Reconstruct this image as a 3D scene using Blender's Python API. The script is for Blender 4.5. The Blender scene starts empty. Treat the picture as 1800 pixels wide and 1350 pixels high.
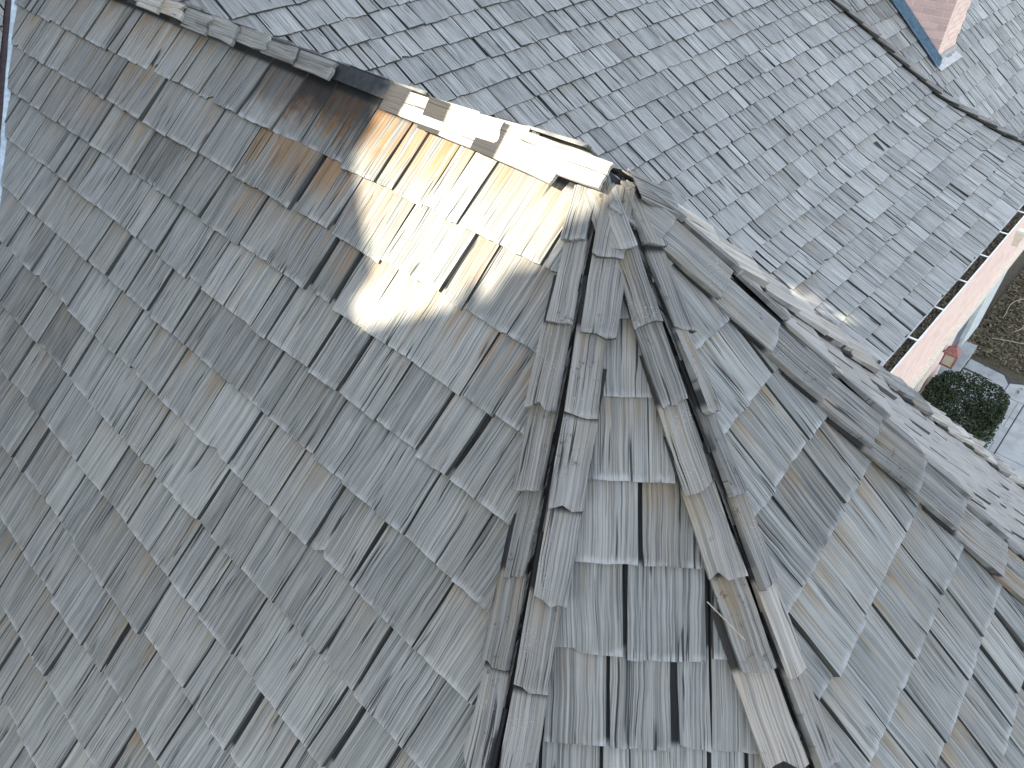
import bpy, bmesh, math, random
import numpy as np
from mathutils import Vector, Matrix, noise

# ------------------------------------------------------------------ camera, sky, sun, exposure
D = math.pi / 180
SC = bpy.context.scene
CAM_Z = 7.4                                    # camera height over the paving
FOC = 1269.10                                  # focal length in photograph pixels (1800 wide)
TH, ROLL, YAW = 0.7294305, -0.0092332, 0.0192434
_f = np.array([0, math.cos(TH), -math.sin(TH)]); _u = np.array([0, math.sin(TH), math.cos(TH)]); _r = np.array([1.0, 0, 0])
RIGHT = math.cos(ROLL) * _r + math.sin(ROLL) * _u
UP = -math.sin(ROLL) * _r + math.cos(ROLL) * _u
FWD = _f
CAM = np.array([0, 0, CAM_Z])
cd = bpy.data.cameras.new("camera"); cam = bpy.data.objects.new("camera", cd); SC.collection.objects.link(cam)
cam.matrix_world = Matrix(((RIGHT[0], UP[0], -FWD[0], 0), (RIGHT[1], UP[1], -FWD[1], 0), (RIGHT[2], UP[2], -FWD[2], CAM_Z), (0, 0, 0, 1)))
cd.sensor_fit = 'HORIZONTAL'; cd.sensor_width = 36; cd.lens = 36 * FOC / 1800; cd.clip_start = 0.05; cd.clip_end = 2000
SC.camera = cam

SUN_AZ, SUN_EL = 228 * D, 36 * D               # direction towards the sun
SUN = np.array([math.cos(SUN_EL) * math.cos(SUN_AZ), math.cos(SUN_EL) * math.sin(SUN_AZ), math.sin(SUN_EL)])
W = bpy.data.worlds.new("World"); SC.world = W; W.use_nodes = True
nt = W.node_tree; nt.nodes.clear()
sky = nt.nodes.new('ShaderNodeTexSky'); sky.sky_type = 'NISHITA'; sky.sun_disc = False
sky.sun_elevation = SUN_EL; sky.sun_rotation = math.atan2(SUN[0], SUN[1]); sky.air_density = 1.0; sky.dust_density = 1.0; sky.ozone_density = 0.7
bg = nt.nodes.new('ShaderNodeBackground'); bg.inputs[1].default_value = 0.13
wo = nt.nodes.new('ShaderNodeOutputWorld')
hs = nt.nodes.new('ShaderNodeHueSaturation'); hs.inputs['Saturation'].default_value = 0.42   # thin high haze
nt.links.new(sky.outputs[0], hs.inputs['Color']); nt.links.new(hs.outputs[0], bg.inputs[0]); nt.links.new(bg.outputs[0], wo.inputs[0])
sl = bpy.data.lights.new("sun", 'SUN'); sl.energy = 3.9; sl.angle = 0.53 * D; sl.color = (1.0, 0.88, 0.70)
so = bpy.data.objects.new("sun", sl); SC.collection.objects.link(so)
so.rotation_euler = Vector(-SUN).to_track_quat('-Z', 'Y').to_euler(); so.location = tuple(SUN * 40)
SC.view_settings.view_transform = 'Standard'; SC.view_settings.look = 'None'; SC.view_settings.gamma = 1.0
SC.view_settings.exposure = 2.32

RNG = random.Random(7)

# ------------------------------------------------------------------ helpers: objects
ROOT = SC.collection
WLOC = {}
def tag(o, label=None, cat=None, group=None, kind=None):
    if label: o["label"] = label
    if cat: o["category"] = cat
    if group: o["group"] = group
    if kind: o["kind"] = kind
    return o
def link(o, loc, parent=None):
    ROOT.objects.link(o)
    loc = np.array(loc, float)
    if parent is not None:
        o.parent = parent; o.location = tuple(loc - WLOC[parent.name])
    else:
        o.location = tuple(loc)
    WLOC[o.name] = loc
    return o
def empty(name, loc, label, cat, group=None):
    o = bpy.data.objects.new(name, None); o.empty_display_size = 0.2
    return tag(link(o, loc), label, cat, group, "thing")
def mesh(name, V, F, mat, parent=None, loc=None, smooth=False, attrs=None):
    V = np.asarray(V, float)
    if loc is None: loc = V.mean(0)
    me = bpy.data.meshes.new(name); me.from_pydata((V - loc).tolist(), [], F)
    if smooth: me.shade_smooth()
    if attrs is not None:
        suv, rnd = attrs
        a = me.attributes.new("suv", 'FLOAT_VECTOR', 'POINT'); a.data.foreach_set('vector', np.asarray(suv, np.float32).ravel())
        a = me.attributes.new("srnd", 'FLOAT_COLOR', 'POINT'); a.data.foreach_set('color', np.asarray(rnd, np.float32).ravel())
    if mat: me.materials.append(mat)
    o = bpy.data.objects.new(name, me)
    return link(o, loc, parent)
def box_vf(c, ax, half):
    """box: centre, three axes (unit), three half sizes"""
    c = np.array(c, float); V = []
    for i in (-1, 1):
        for j in (-1, 1):
            for k in (-1, 1):
                V.append(c + ax[0] * half[0] * i + ax[1] * half[1] * j + ax[2] * half[2] * k)
    F = [(0, 1, 3, 2), (4, 6, 7, 5), (0, 4, 5, 1), (2, 3, 7, 6), (0, 2, 6, 4), (1, 5, 7, 3)]
    return V, F
class MB:
    def __init__(s): s.V = []; s.F = []
    def add(s, V, F):
        n = len(s.V); s.V += [np.array(v, float) for v in V]; s.F += [tuple(i + n for i in f) for f in F]; return s
    def box(s, c, ax, half): return s.add(*box_vf(c, ax, half))
    def tube(s, pts, r, n=8, closed=False):
        pts = [np.array(p, float) for p in pts]; m = len(pts); base = len(s.V)
        for i, p in enumerate(pts):
            a = pts[(i - 1) % m if closed else max(i - 1, 0)]; b = pts[(i + 1) % m if closed else min(i + 1, m - 1)]
            t = b - a; t /= np.linalg.norm(t); h = np.array([0, 0, 1.0]) if abs(t[2]) < .9 else np.array([1.0, 0, 0])
            x = np.cross(t, h); x /= np.linalg.norm(x); y = np.cross(t, x); rr = r[i] if hasattr(r, '__len__') else r
            for k in range(n): s.V.append(p + rr * (math.cos(2 * math.pi * k / n) * x + math.sin(2 * math.pi * k / n) * y))
        for i in range(m if closed else m - 1):
            for k in range(n):
                a = base + i * n; b = base + ((i + 1) % m) * n; k2 = (k + 1) % n
                s.F.append((a + k, a + k2, b + k2, b + k))
        if not closed:
            s.F.append(tuple(base + k for k in range(n))[::-1]); s.F.append(tuple(base + (m - 1) * n + k for k in range(n)))
        return s
    def build(s, name, mat, parent=None, loc=None, smooth=False): return mesh(name, s.V, s.F, mat, parent, loc, smooth)

# ------------------------------------------------------------------ helpers: materials
def newmat(name):
    m = bpy.data.materials.new(name); m.use_nodes = True; t = m.node_tree; t.nodes.clear()
    out = t.nodes.new('ShaderNodeOutputMaterial'); b = t.nodes.new('ShaderNodeBsdfPrincipled'); t.links.new(b.outputs[0], out.inputs[0])
    return m, t, b
class NT:
    """tiny node-graph builder"""
    def __init__(s, t): s.t = t
    def n(s, typ, **kw):
        x = s.t.nodes.new(typ)
        for k, v in kw.items(): setattr(x, k, v)
        return x
    def put(s, sock, v):
        if isinstance(v, bpy.types.NodeSocket): s.t.links.new(v, sock)
        elif isinstance(v, (tuple, list)) and len(v) == 3 and len(getattr(sock, 'default_value', (0,) * 3)) == 4: sock.default_value = (*v, 1)
        else: sock.default_value = v
    def m(s, op, a, b=0.0, c=0.0, clamp=False):
        x = s.n('ShaderNodeMath', operation=op, use_clamp=clamp); s.put(x.inputs[0], a); s.put(x.inputs[1], b); s.put(x.inputs[2], c); return x.outputs[0]
    def mr(s, v, a, b, c=0.0, d=1.0):
        x = s.n('ShaderNodeMapRange', interpolation_type='SMOOTHSTEP'); s.put(x.inputs[0], v)
        for i, q in enumerate((a, b, c, d)): s.put(x.inputs[i + 1], q)
        return x.outputs[0]
    def mix(s, f, a, b, mode='MIX'):
        x = s.n('ShaderNodeMix', data_type='RGBA', blend_type=mode); s.put(x.inputs[0], f); s.put(x.inputs[6], a); s.put(x.inputs[7], b); return x.outputs[2]
    def noise(s, vec, scale, detail=3.0, rough=.55):
        x = s.n('ShaderNodeTexNoise'); s.put(x.inputs['Vector'], vec); x.inputs['Scale'].default_value = scale
        x.inputs['Detail'].default_value = detail; x.inputs['Roughness'].default_value = rough; return x.outputs[0]
    def xyz(s, x, y, z):
        c = s.n('ShaderNodeCombineXYZ'); s.put(c.inputs[0], x); s.put(c.inputs[1], y); s.put(c.inputs[2], z); return c.outputs[0]
    def bump(s, h, strength, dist):
        b = s.n('ShaderNodeBump'); b.inputs['Strength'].default_value = strength; b.inputs['Distance'].default_value = dist; s.put(b.inputs['Height'], h); return b.outputs[0]

def wood_material(name, dark=(.063, .069, .071), light=(.332, .351, .346), warm=(.25, .215, .165), lichen=0.0, bleach=1.0, fine=1.0):
    """weathered cedar: suv.x across the grain, suv.y metres up from the butt, srnd = tone, warmth, tannin streaks, soot"""
    m, t, b = newmat(name); g = NT(t)
    at = g.n('ShaderNodeAttribute', attribute_name='suv'); sp = g.n('ShaderNodeSeparateXYZ'); t.links.new(at.outputs['Vector'], sp.inputs[0])
    X, Y, Z = sp.outputs
    ar = g.n('ShaderNodeAttribute', attribute_name='srnd'); sr = g.n('ShaderNodeSeparateColor'); t.links.new(ar.outputs['Color'], sr.inputs[0])
    tone, hue, tan_ = sr.outputs; soot = ar.outputs['Alpha']
    wob = g.m('MULTIPLY', g.m('SUBTRACT', g.noise(g.xyz(g.m('MULTIPLY', X, 3.0), g.m('MULTIPLY', Y, 3.0), Z), 1.5, 2), .5), .02)
    Xw = g.m('ADD', X, wob)
    fine_n = g.mr(g.noise(g.xyz(Xw, g.m('MULTIPLY', Y, .010), Z), 230 * fine, 1.5, .5), .30, .70)
    med_n = g.noise(g.xyz(Xw, g.m('MULTIPLY', Y, .018), Z), 95 * fine, 2.5, .55)
    wide_n = g.noise(g.xyz(Xw, g.m('MULTIPLY', Y, .07), Z), 24, 3, .55)
    blot = g.noise(g.xyz(X, Y, Z), 9, 4, .6)
    v = g.m('ADD', g.m('MULTIPLY', tone, .60), g.m('MULTIPLY', g.m('SUBTRACT', wide_n, .5), .42))
    v = g.m('ADD', v, g.m('MULTIPLY', g.m('SUBTRACT', med_n, .5), .62))
    v = g.m('ADD', v, g.m('MULTIPLY', g.m('SUBTRACT', fine_n, .5), .50))
    v = g.m('ADD', v, g.m('MULTIPLY', g.m('SUBTRACT', blot, .5), .25))
    v = g.m('ADD', v, .17, clamp=True)
    col = g.mix(v, dark, light)
    wm = g.m('MULTIPLY', hue, g.mr(wide_n, .38, .66))
    up = g.mr(Y, .10, .25)
    wm = g.m('MULTIPLY', wm, g.m('ADD', g.m('MULTIPLY', up, .7), .35), clamp=True)
    col = g.mix(wm, col, g.mix(v, tuple(c * .45 for c in warm), warm))
    # silvered butts
    bl = g.m('MULTIPLY', g.mr(g.m('ADD', Y, g.m('MULTIPLY', g.m('SUBTRACT', med_n, .5), .05)), .026, .0), g.m('MULTIPLY', g.mr(blot, .40, .60), .42 * bleach))
    col = g.mix(bl, col, (.44, .465, .495))
    # tannin bleeding where the cover boards are gone
    tn = g.m('MULTIPLY', tan_, g.m('MULTIPLY', g.mr(wide_n, .36, .58), g.mr(g.m('ADD', Y, g.m('MULTIPLY', g.m('SUBTRACT', blot, .5), .2)), .03, .17)), clamp=True)
    col = g.mix(tn, col, g.mix(med_n, (.075, .042, .020), (.33, .20, .095)))
    st = g.m('MULTIPLY', soot, g.mr(g.m('ADD', Y, g.m('MULTIPLY', g.m('SUBTRACT', blot, .5), .25)), .04, .21), clamp=True)
    col = g.mix(st, col, (.022, .021, .022))
    # checks (long dark cracks)
    ck = g.noise(g.xyz(Xw, g.m('MULTIPLY', Y, .012), Z), 55 * fine, 1.0, .5)
    ckm = g.mr(g.m('ABSOLUTE', g.m('SUBTRACT', ck, .5)), .020, .006)
    msk = g.noise(g.xyz(X, g.m('MULTIPLY', Y, .12), Z), 30, 1.5, .5)
    ckm = g.m('MULTIPLY', g.m('MULTIPLY', ckm, g.mr(msk, .50, .585)), .94)
    col = g.mix(ckm, col, (.022, .024, .028))
    if lichen:
        dots = g.noise(g.xyz(X, Y, Z), 210, 2, .5); area = g.noise(g.xyz(X, Y, Z), 7, 2, .5)
        lm = g.m('MULTIPLY', g.mr(dots, .62, .70), g.mr(area, .52, .66))
        col = g.mix(g.m('MULTIPLY', lm, .55 * lichen), col, (.46, .46, .43))
        mos = g.m('MULTIPLY', g.mr(g.noise(g.xyz(X, Y, Z), 38, 4, .7), .56, .66), g.mr(area, .5, .34))
        col = g.mix(g.m('MULTIPLY', mos, .75 * lichen), col, (.045, .046, .046))
    cov = g.mr(Y, .262, .285)                                   # unweathered part under the next course; painted near-black as shade in the gaps
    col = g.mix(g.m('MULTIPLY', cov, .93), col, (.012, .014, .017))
    col = g.mix(g.m('MULTIPLY', g.mr(Y, -.002, -.012), .80), col, (.040, .042, .038))   # butts and sides: darker end grain, gap and butt-line shade painted in
    t.links.new(col, b.inputs['Base Color'])
    b.inputs['Roughness'].default_value = .86; b.inputs['Specular IOR Level'].default_value = .22
    h = g.m('ADD', g.m('MULTIPLY', fine_n, .35), g.m('MULTIPLY', med_n, .8)); h = g.m('SUBTRACT', h, g.m('MULTIPLY', ckm, 1.6))
    t.links.new(g.bump(h, .75, .0035), b.inputs['Normal'])
    return m
def plain(name, col, rough=.7, var=.25, scale=14, bump=.0, metal=0.0, spec=.3):
    m, t, b = newmat(name); g = NT(t); tc = g.n('ShaderNodeNewGeometry')
    n1 = g.noise(tc.outputs['Position'], scale, 5, .6)
    c = g.mix(g.mr(n1, .3, .7), tuple(x * (1 - var) for x in col), tuple(min(1, x * (1 + var)) for x in col))
    t.links.new(c, b.inputs['Base Color']); b.inputs['Roughness'].default_value = rough; b.inputs['Metallic'].default_value = metal; b.inputs['Specular IOR Level'].default_value = spec
    if bump: t.links.new(g.bump(g.noise(tc.outputs['Position'], scale * 6, 4, .6), .6, bump), b.inputs['Normal'])
    return m

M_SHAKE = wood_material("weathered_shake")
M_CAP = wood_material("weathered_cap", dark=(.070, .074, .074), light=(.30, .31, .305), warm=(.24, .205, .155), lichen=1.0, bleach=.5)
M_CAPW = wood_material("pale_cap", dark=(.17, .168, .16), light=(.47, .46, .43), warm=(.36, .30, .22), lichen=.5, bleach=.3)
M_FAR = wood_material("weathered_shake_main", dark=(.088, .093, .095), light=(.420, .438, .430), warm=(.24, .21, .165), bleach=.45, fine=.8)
M_FELT = plain("roofing_felt", (.030, .034, .040), .9, .3, 30)
M_ZINC = plain("valley_metal_bare", (.44, .55, .62), .45, .15, 30, metal=.0, spec=.5)

# ------------------------------------------------------------------ the place: planes of the house
def az(a): return np.array([math.cos(a), math.sin(a), 0.0])
APEX = np.array([0.31645, 2.21071, -1.06303 + .012 + CAM_Z])
RD = az(135 * D + YAW)                               # along the wing's ridge, away from the hipped end
DN = az(315 * D + YAW)                               # down the main roof (horizontal)
CON = az(45 * D + YAW)                               # along the main eave
VAL = np.array([-3.14668, 4.69041, -1.61582 + .012 + CAM_Z])  # a point of the valley between wing and main roof
ZUP = np.array([0, 0, 1.0])
SO, CO = -.09, -.10
def sc(s, c, z): return np.array([VAL[0] + DN[0] * (s + SO) + CON[0] * (c + CO), VAL[1] + DN[1] * (s + SO) + CON[1] * (c + CO), z])

class Slope:
    """plane (or broken plane) of a roof: u along the contour, v down the slope, w out of the surface"""
    def __init__(s, o, a, pitch, cdir, brk=None):
        s.o = np.array(o, float); s.h = az(a); s.m = pitch; s.c = np.array(cdir, float); s.brk = brk; s.L = []
        k = math.sqrt(1 + pitch * pitch); s.f = (s.h - ZUP * pitch) / k; s.n = (s.h * pitch + ZUP) / k
        if brk:
            vb, m2 = brk; k2 = math.sqrt(1 + m2 * m2); s.f2 = (s.h - ZUP * m2) / k2; s.n2 = (s.h * m2 + ZUP) / k2
            nm = s.n + s.n2; s.nm = nm / np.linalg.norm(nm)
    def at(s, u, v, w=0.0):
        if s.brk and v > s.brk[0]:
            vb = s.brk[0]; k = min(1, (v - vb) / .3); n = s.n * (1 - k) + s.n2 * k
            return s.o + s.c * u + s.f * vb + s.f2 * (v - vb) + n * w
        return s.o + s.c * u + s.f * v + s.n * w
    def uv(s, P): d = np.array(P) - s.o; return float(d @ s.c), float(d @ s.f)
    def keep(s, p, q, inside):
        """half plane bounded by the line p-q (uv) that holds the point inside"""
        a = -(q[1] - p[1]); b = q[0] - p[0]; n = math.hypot(a, b); a /= n; b /= n; c = -(a * p[0] + b * p[1])
        if a * inside[0] + b * inside[1] + c < 0: a, b, c = -a, -b, -c
        s.L.append((a, b, c)); return s
def clip(poly, L):
    for a, b, c in L:
        out = []; n = len(poly)
        for i in range(n):
            p, q = poly[i], poly[(i + 1) % n]; dp = a * p[0] + b * p[1] + c; dq = a * q[0] + b * q[1] + c
            if dp >= 0: out.append(p)
            if (dp >= 0) != (dq >= 0):
                t = dp / (dp - dq); out.append(tuple(p[k] + (q[k] - p[k]) * t for k in range(len(p))))
        poly = out
        if len(poly) < 3: return []
    return poly
def gather(polys, pos):
    """polys of (u,v,w,x,d) -> world verts, faces, suv pairs"""
    key = {}; V = []; S = []; F = []
    for p in polys:
        idx = []
        for q in p:
            k = (round(q[0], 5), round(q[1], 5), round(q[2], 5), q[4] < -.01, )
            if k not in key: key[k] = len(V); V.append(pos(q[0], q[1], q[2])); S.append((q[3], q[4]))
            if not idx or idx[-1] != key[k]: idx.append(key[k])
        if len(idx) > 2 and idx[0] == idx[-1]: idx.pop()
        if len(set(idx)) > 2 and len(set(idx)) == len(idx): F.append(tuple(idx))
    return V, F, S

def board(rng, wd, ln, tb, th, beta, cols, rough=.004, relief=.0016, lift=0.0, cup=0.0, skew=0.0, chip=False):
    """one split board; x across (0..wd), d up from the butt (0..ln), w. Returns polys of (x, d, w)"""
    xs = [0.0]; 
    for i in range(cols - 1): xs.append(wd * (i + 1 + rng.uniform(-.28, .28)) / cols)
    xs.append(wd)
    jb = [rng.gauss(0, rough) for _ in xs]; sk = rng.gauss(0, .005) + skew
    db = [jb[i] + sk * (x / wd - .5) for i, x in enumerate(xs)]
    if chip:
        k = rng.randrange(len(xs)); db[k] += rng.uniform(.012, .03)
        if k + 1 < len(xs) and rng.random() < .6: db[k + 1] += rng.uniform(.008, .02)
    hh = [rng.gauss(0, relief) + cup * (2 * x / wd - 1) ** 2 for x in xs]
    edge = [rng.gauss(0, .0022), rng.gauss(0, .0022)]; edm = [rng.gauss(0, .003), rng.gauss(0, .003)]
    rows = [0.0, .007, .30 * ln, ln]
    P = []
    for r, d in enumerate(rows):
        k = d / ln; top = (beta + tb + lift) * (1 - k) + th * k; row = []
        for i, x in enumerate(xs):
            xx = x + (edge[0] if i == 0 else edge[1] if i == cols else 0) * (r == 2) + (edm[0] if i == 0 else edm[1] if i == cols else 0) * (r < 2)
            dd = d + (db[i] if r < 2 else 0)
            row.append((xx, dd, top + hh[i] * (1 - .6 * k) - (.0016 if r == 0 else 0)))
        P.append(row)
    bot = [(q[0], q[1] + .001, (beta + lift) - .004, -.022) for q in P[0]]
    polys = []
    for r in range(3):
        for i in range(cols): polys.append([P[r][i], P[r][i + 1], P[r + 1][i + 1], P[r + 1][i]])
    E_ = lambda q: (q[0], q[1], q[2], -.022)
    for i in range(cols): polys.append([bot[i], bot[i + 1], E_(P[0][i + 1]), E_(P[0][i])])
    for i, sgn in ((0, 1), (cols, -1)):
        for r in range(3):
            def lo(q, r_):
                k = rows[r_] / ln; return (q[0], q[1], (beta + lift - .004) * (1 - k), -.022)
            a, b2 = P[r][i], P[r + 1][i]; f = [E_(a), E_(b2), lo(b2, r + 1), lo(a, r)]
            polys.append(f if sgn > 0 else f[::-1])
    return polys

FRAME = 40
def pix(P):
    d = np.array(P) - CAM; z = d @ FWD
    if z < .05: return None
    return 900 + FOC * (d @ RIGHT) / z, 675 - FOC * (d @ UP) / z, z
def seen(P, mar=0):
    q = pix(P); return q is not None and -mar < q[0] < 1800 + mar and -mar < q[1] < 1350 + mar

class Stuff:
    def __init__(s): s.V = []; s.F = []; s.S = []; s.R = []
    def add(s, V, F, S, R):
        n = len(s.V); s.V += V; s.F += [tuple(i + n for i in f) for f in F]; s.S += S; s.R += R
    def build(s, name, mat, parent):
        if s.V: tag(mesh(name, s.V, s.F, mat, parent, attrs=(s.S, s.R)), kind='stuff')

def lay(slope, parent, mat, vs, urange, rng, mean=.185, e=.25, tb=.019, limit=300, style=None, inframe=lambda P: seen(P, 25), near=lambda P: seen(P, 420), cols=6, first_v=0.0, stuff_only=False, gap=(.006, .016), ln=.56, skip=None):
    """courses of shakes with their butts at v in vs"""
    todo = []
    for ci, vb in enumerate(vs):
        u0, u1 = urange(vb); u = u0 - rng.uniform(0, .1); carry = None
        while u < u1:
            r = rng.random(); wd = mean * (rng.uniform(.38, .65) if r < .2 else rng.uniform(.65, 1.15) if r < .68 else rng.uniform(1.15, 1.75))
            g = rng.uniform(*gap) if rng.random() < .85 else rng.uniform(.016, .032)
            um = u + wd / 2; mid = slope.at(um, vb - .1, .03)
            if not near(mid) or (skip and skip(um, vb)): u += wd + g; continue
            split = rng.random() < .20 and wd > .07
            if split: g = rng.uniform(.0012, .004)
            st = carry[0] if carry else style(rng, um, vb) if style else (rng.gauss(.5, .2), max(0, rng.gauss(.35, .3)), 0, 0)
            beta = .0165 + abs(rng.gauss(0, .0022)); t = tb * rng.uniform(.7, 1.35)
            lift = rng.uniform(.004, .012) if rng.random() < .07 else 0
            L = min(ln, vb - first_v + .02)
            if L < .05: u += wd + g; continue
            nc = max(3, min(8, int(round(wd / .03 * cols / 6))))
            bp = board(rng, wd, L, t, .002, beta if L >= ln else beta * (.35 + .65 * L / ln), nc, rough=.0016, relief=.0009, lift=lift, cup=rng.gauss(0, .001), chip=rng.random() < .05)
            vj = rng.gauss(0, .0045) if not carry else carry[1] + rng.gauss(0, .0012)
            carry = (st, vj) if split else None
            rot = rng.gauss(0, .008); x0 = rng.uniform(0, 60)
            polys = []
            for p in bp:
                polys.append([(u + q[0] + rot * q[1], vb + vj - q[1] - rot * (q[0] - wd / 2), q[2], q[0] + x0, q[3] if len(q) > 3 else q[1]) for q in p])
            mn = min(a * q[0] + b * q[1] + c for p in polys for q in p for a, b, c in slope.L) if slope.L else 1
            if mn < 0: polys = [c for c in (clip(p, slope.L) for p in polys) if c]
            if polys:
                V, F, S = gather(polys, slope.at)
                if F: todo.append((mid, V, F, S, st, rng.uniform(0, 40)))
            u += wd + g
    ind = []; rest = Stuff()
    for k in todo:
        q = pix(k[0]); vis = (not stuff_only) and any(seen(v, 4) for v in k[1])
        area = 0 if q is None else 1 / q[2] ** 2
        ind.append((vis, area, k))
    ind.sort(key=lambda x: (-x[0], -x[1])); n = 0
    for vis, area, (mid, V, F, S, st, z) in ind:
        suv = [(a, b, z) for a, b in S]; R = [st] * len(V)
        if vis and n < limit: mesh("shake", V, F, mat, parent, attrs=(suv, R)); n += 1
        else: rest.add(V, F, suv, R)
    rest.build("shake_courses", mat, parent)
    return n

def capline(slope, parent, name, mat, p0, dirv, inward, n0, n1, rng, wd=.115, e=.26, ln=.44, tb=.022, base=.028, inner=.008, tilt=.010, skip=None, style=None, mats=None, start=0.0, toff=-.06, cupk=.003, liftp=.16, rotk=.012, jit=.012, wj=.012, cols=4):
    """row of cover boards: butts along the uv line p0 + t*dirv, body on the inward side"""
    out = []
    for k in range(n0, n1):
        t = start + e * k + rng.gauss(0, jit)
        if skip and skip(t): continue
        w_ = (wd(t) if callable(wd) else wd) + rng.gauss(0, wj); g = inner + abs(rng.gauss(0, .004)); L = min(ln, max(.10, t + toff))
        mid = slope.at(p0[0] + dirv[0] * (t - .1) + inward[0] * .05, p0[1] + dirv[1] * (t - .1) + inward[1] * .05, .05)
        if not seen(mid, 300): continue
        th = tb * rng.uniform(.8, 1.25); beta = .012 + abs(rng.gauss(0, .004)); lift = rng.uniform(.006, .018) if rng.random() < liftp else 0
        bp = board(rng, w_, L, th, .006, beta, cols, rough=.0045, relief=.0016, lift=lift, cup=rng.gauss(-.6, 1) * cupk, chip=rng.random() < .3)
        rot = rng.gauss(0, rotk); x0 = rng.uniform(0, 60); tl = tilt + rng.gauss(0, .004)
        polys = []
        for p in bp:
            pp = []
            for q in p:
                x, d, w = q[:3]
                a = g + x + rot * d; b = t - d - rot * (x - w_ / 2)
                pp.append((p0[0] + dirv[0] * b + inward[0] * a, p0[1] + dirv[1] * b + inward[1] * a, w + (base(t) if callable(base) else base) + tl * (1 - x / w_), x + x0, d if len(q) < 4 else (-.022 if q[1] < .02 and q[2] < .01 else d)))
            polys.append(pp)
        V, F, S = gather(polys, slope.at)
        st = style(rng, t) if style else (rng.gauss(.48, .2), max(0, rng.gauss(.65, .35)), 0, 0)
        z = rng.uniform(0, 40); mt = mats(rng, t) if mats else mat
        out.append(mesh(name, V, F, mt, parent, attrs=([(a, b, z) for a, b in S], [st] * len(V))))
    return out

def slab(slope, poly, parent, name, mat, w0=-.012, w1=-.06):
    poly = [clip([(u, v) for u, v in poly], [])] if False else poly
    top = [slope.at(u, v, w0) for u, v in poly]; bot = [slope.at(u, v, w1) for u, v in poly]; n = len(top)
    F = [tuple(range(n)), tuple(range(2 * n - 1, n - 1, -1))] + [(i, n + i, n + (i + 1) % n, (i + 1) % n) for i in range(n)]
    return mesh(name, top + bot, F, mat, parent)

# ------------------------------------------------------------------ foreground wing roof
PIT = dict(A=(225 * D + YAW, .89973), B=(270 * D - .077537 + YAW, .79866), C=(315 * D + .073772 + YAW, .86581), D=(.080420 + YAW, .88833), E=(45 * D + YAW, .92826))
def nrm(k): a, m = PIT[k]; return az(a) * m + ZUP
def hip(k1, k2):
    d = np.cross(nrm(k1), nrm(k2)); d /= np.linalg.norm(d); return d if d[2] < 0 else -d
HAB, HBC, HCD, HDE = hip('A', 'B'), hip('B', 'C'), hip('C', 'D'), hip('D', 'E')
SL = {k: Slope(APEX, PIT[k][0], PIT[k][1], az(PIT[k][0] - math.pi / 2)) for k in 'ABCDE'}
def h2(k, d):
    s = SL[k]; v = np.array([d @ s.c, d @ s.f]); return v / np.linalg.norm(v)
for k, l, r in (('B', HAB, HBC), ('C', HBC, HCD), ('D', HCD, HDE)):
    a, b = h2(k, l), h2(k, r); ins = tuple(a + b)
    SL[k].keep((0, 0), tuple(a), ins).keep((0, 0), tuple(b), ins)
A = SL['A']; EE = SL['E']
mu = -1 if (RD @ A.c) < 0 else 1                      # sign of the ridge direction in A's u
A.keep((0, 0), tuple(h2('A', HAB)), (mu * 2.0, 2.0))
P_PITCH = .63; S_BRK = 3.12 + SO; P_BRK = S_BRK * math.sqrt(1 + P_PITCH ** 2); P_FL = .45
PM = Slope(VAL, 315 * D + YAW, P_PITCH, CON, brk=(P_BRK, P_FL))
nP = DN * P_PITCH + ZUP
vd = np.cross(nrm('A'), nP); vd /= np.linalg.norm(vd); vd = vd if vd[2] < 0 else -vd      # valley wing/main, left
vp = A.uv(VAL); vdir = h2('A', vd)
vin = (vp[0] - mu * 2, vp[1])
off = .025 * mu
A.keep((vp[0] - off, vp[1]), (vp[0] - off + vdir[0], vp[1] + vdir[1]), vin)
tR = float(nP @ (VAL - APEX)) / float(nP @ RD); RTOP = APEX + RD * tR                         # ridge meets main roof
ve = np.cross(nrm('E'), nP); ve /= np.linalg.norm(ve); ve = ve if ve[2] < 0 else -ve

wing = empty("wing_roof", (APEX[0], APEX[1], 0), "nearest cedar shake roof with a straight ridge and a many-sided hipped end", "roof")
M_DECK = M_FELT
decks = {}
vmA = 4.6
ha = h2('A', HAB)
decks['A'] = slab(A, [(0, 0), (ha[0] / ha[1] * vmA, vmA), (vp[0] + vdir[0] / vdir[1] * (vmA - vp[1]), vmA), A.uv(RTOP)][::1], wing, "roof_slope", M_DECK)
for k, l, r, vm in (('B', HAB, HBC, 3.2), ('C', HBC, HCD, 4.0), ('D', HCD, HDE, 6.2)):
    a, b = h2(k, l), h2(k, r); decks[k] = slab(SL[k], [(0, 0), tuple(a * vm / a[1]), tuple(b * vm / b[1])], wing, "roof_slope", M_DECK)
he = h2('E', HDE); eR = EE.uv(RTOP); ev = h2('E', ve)
decks['E'] = slab(EE, [(0, 0), tuple(he * 5.0 / he[1]), (eR[0] + ev[0] / ev[1] * 5.0, 5.0), eR], wing, "roof_slope", M_DECK)

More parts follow.
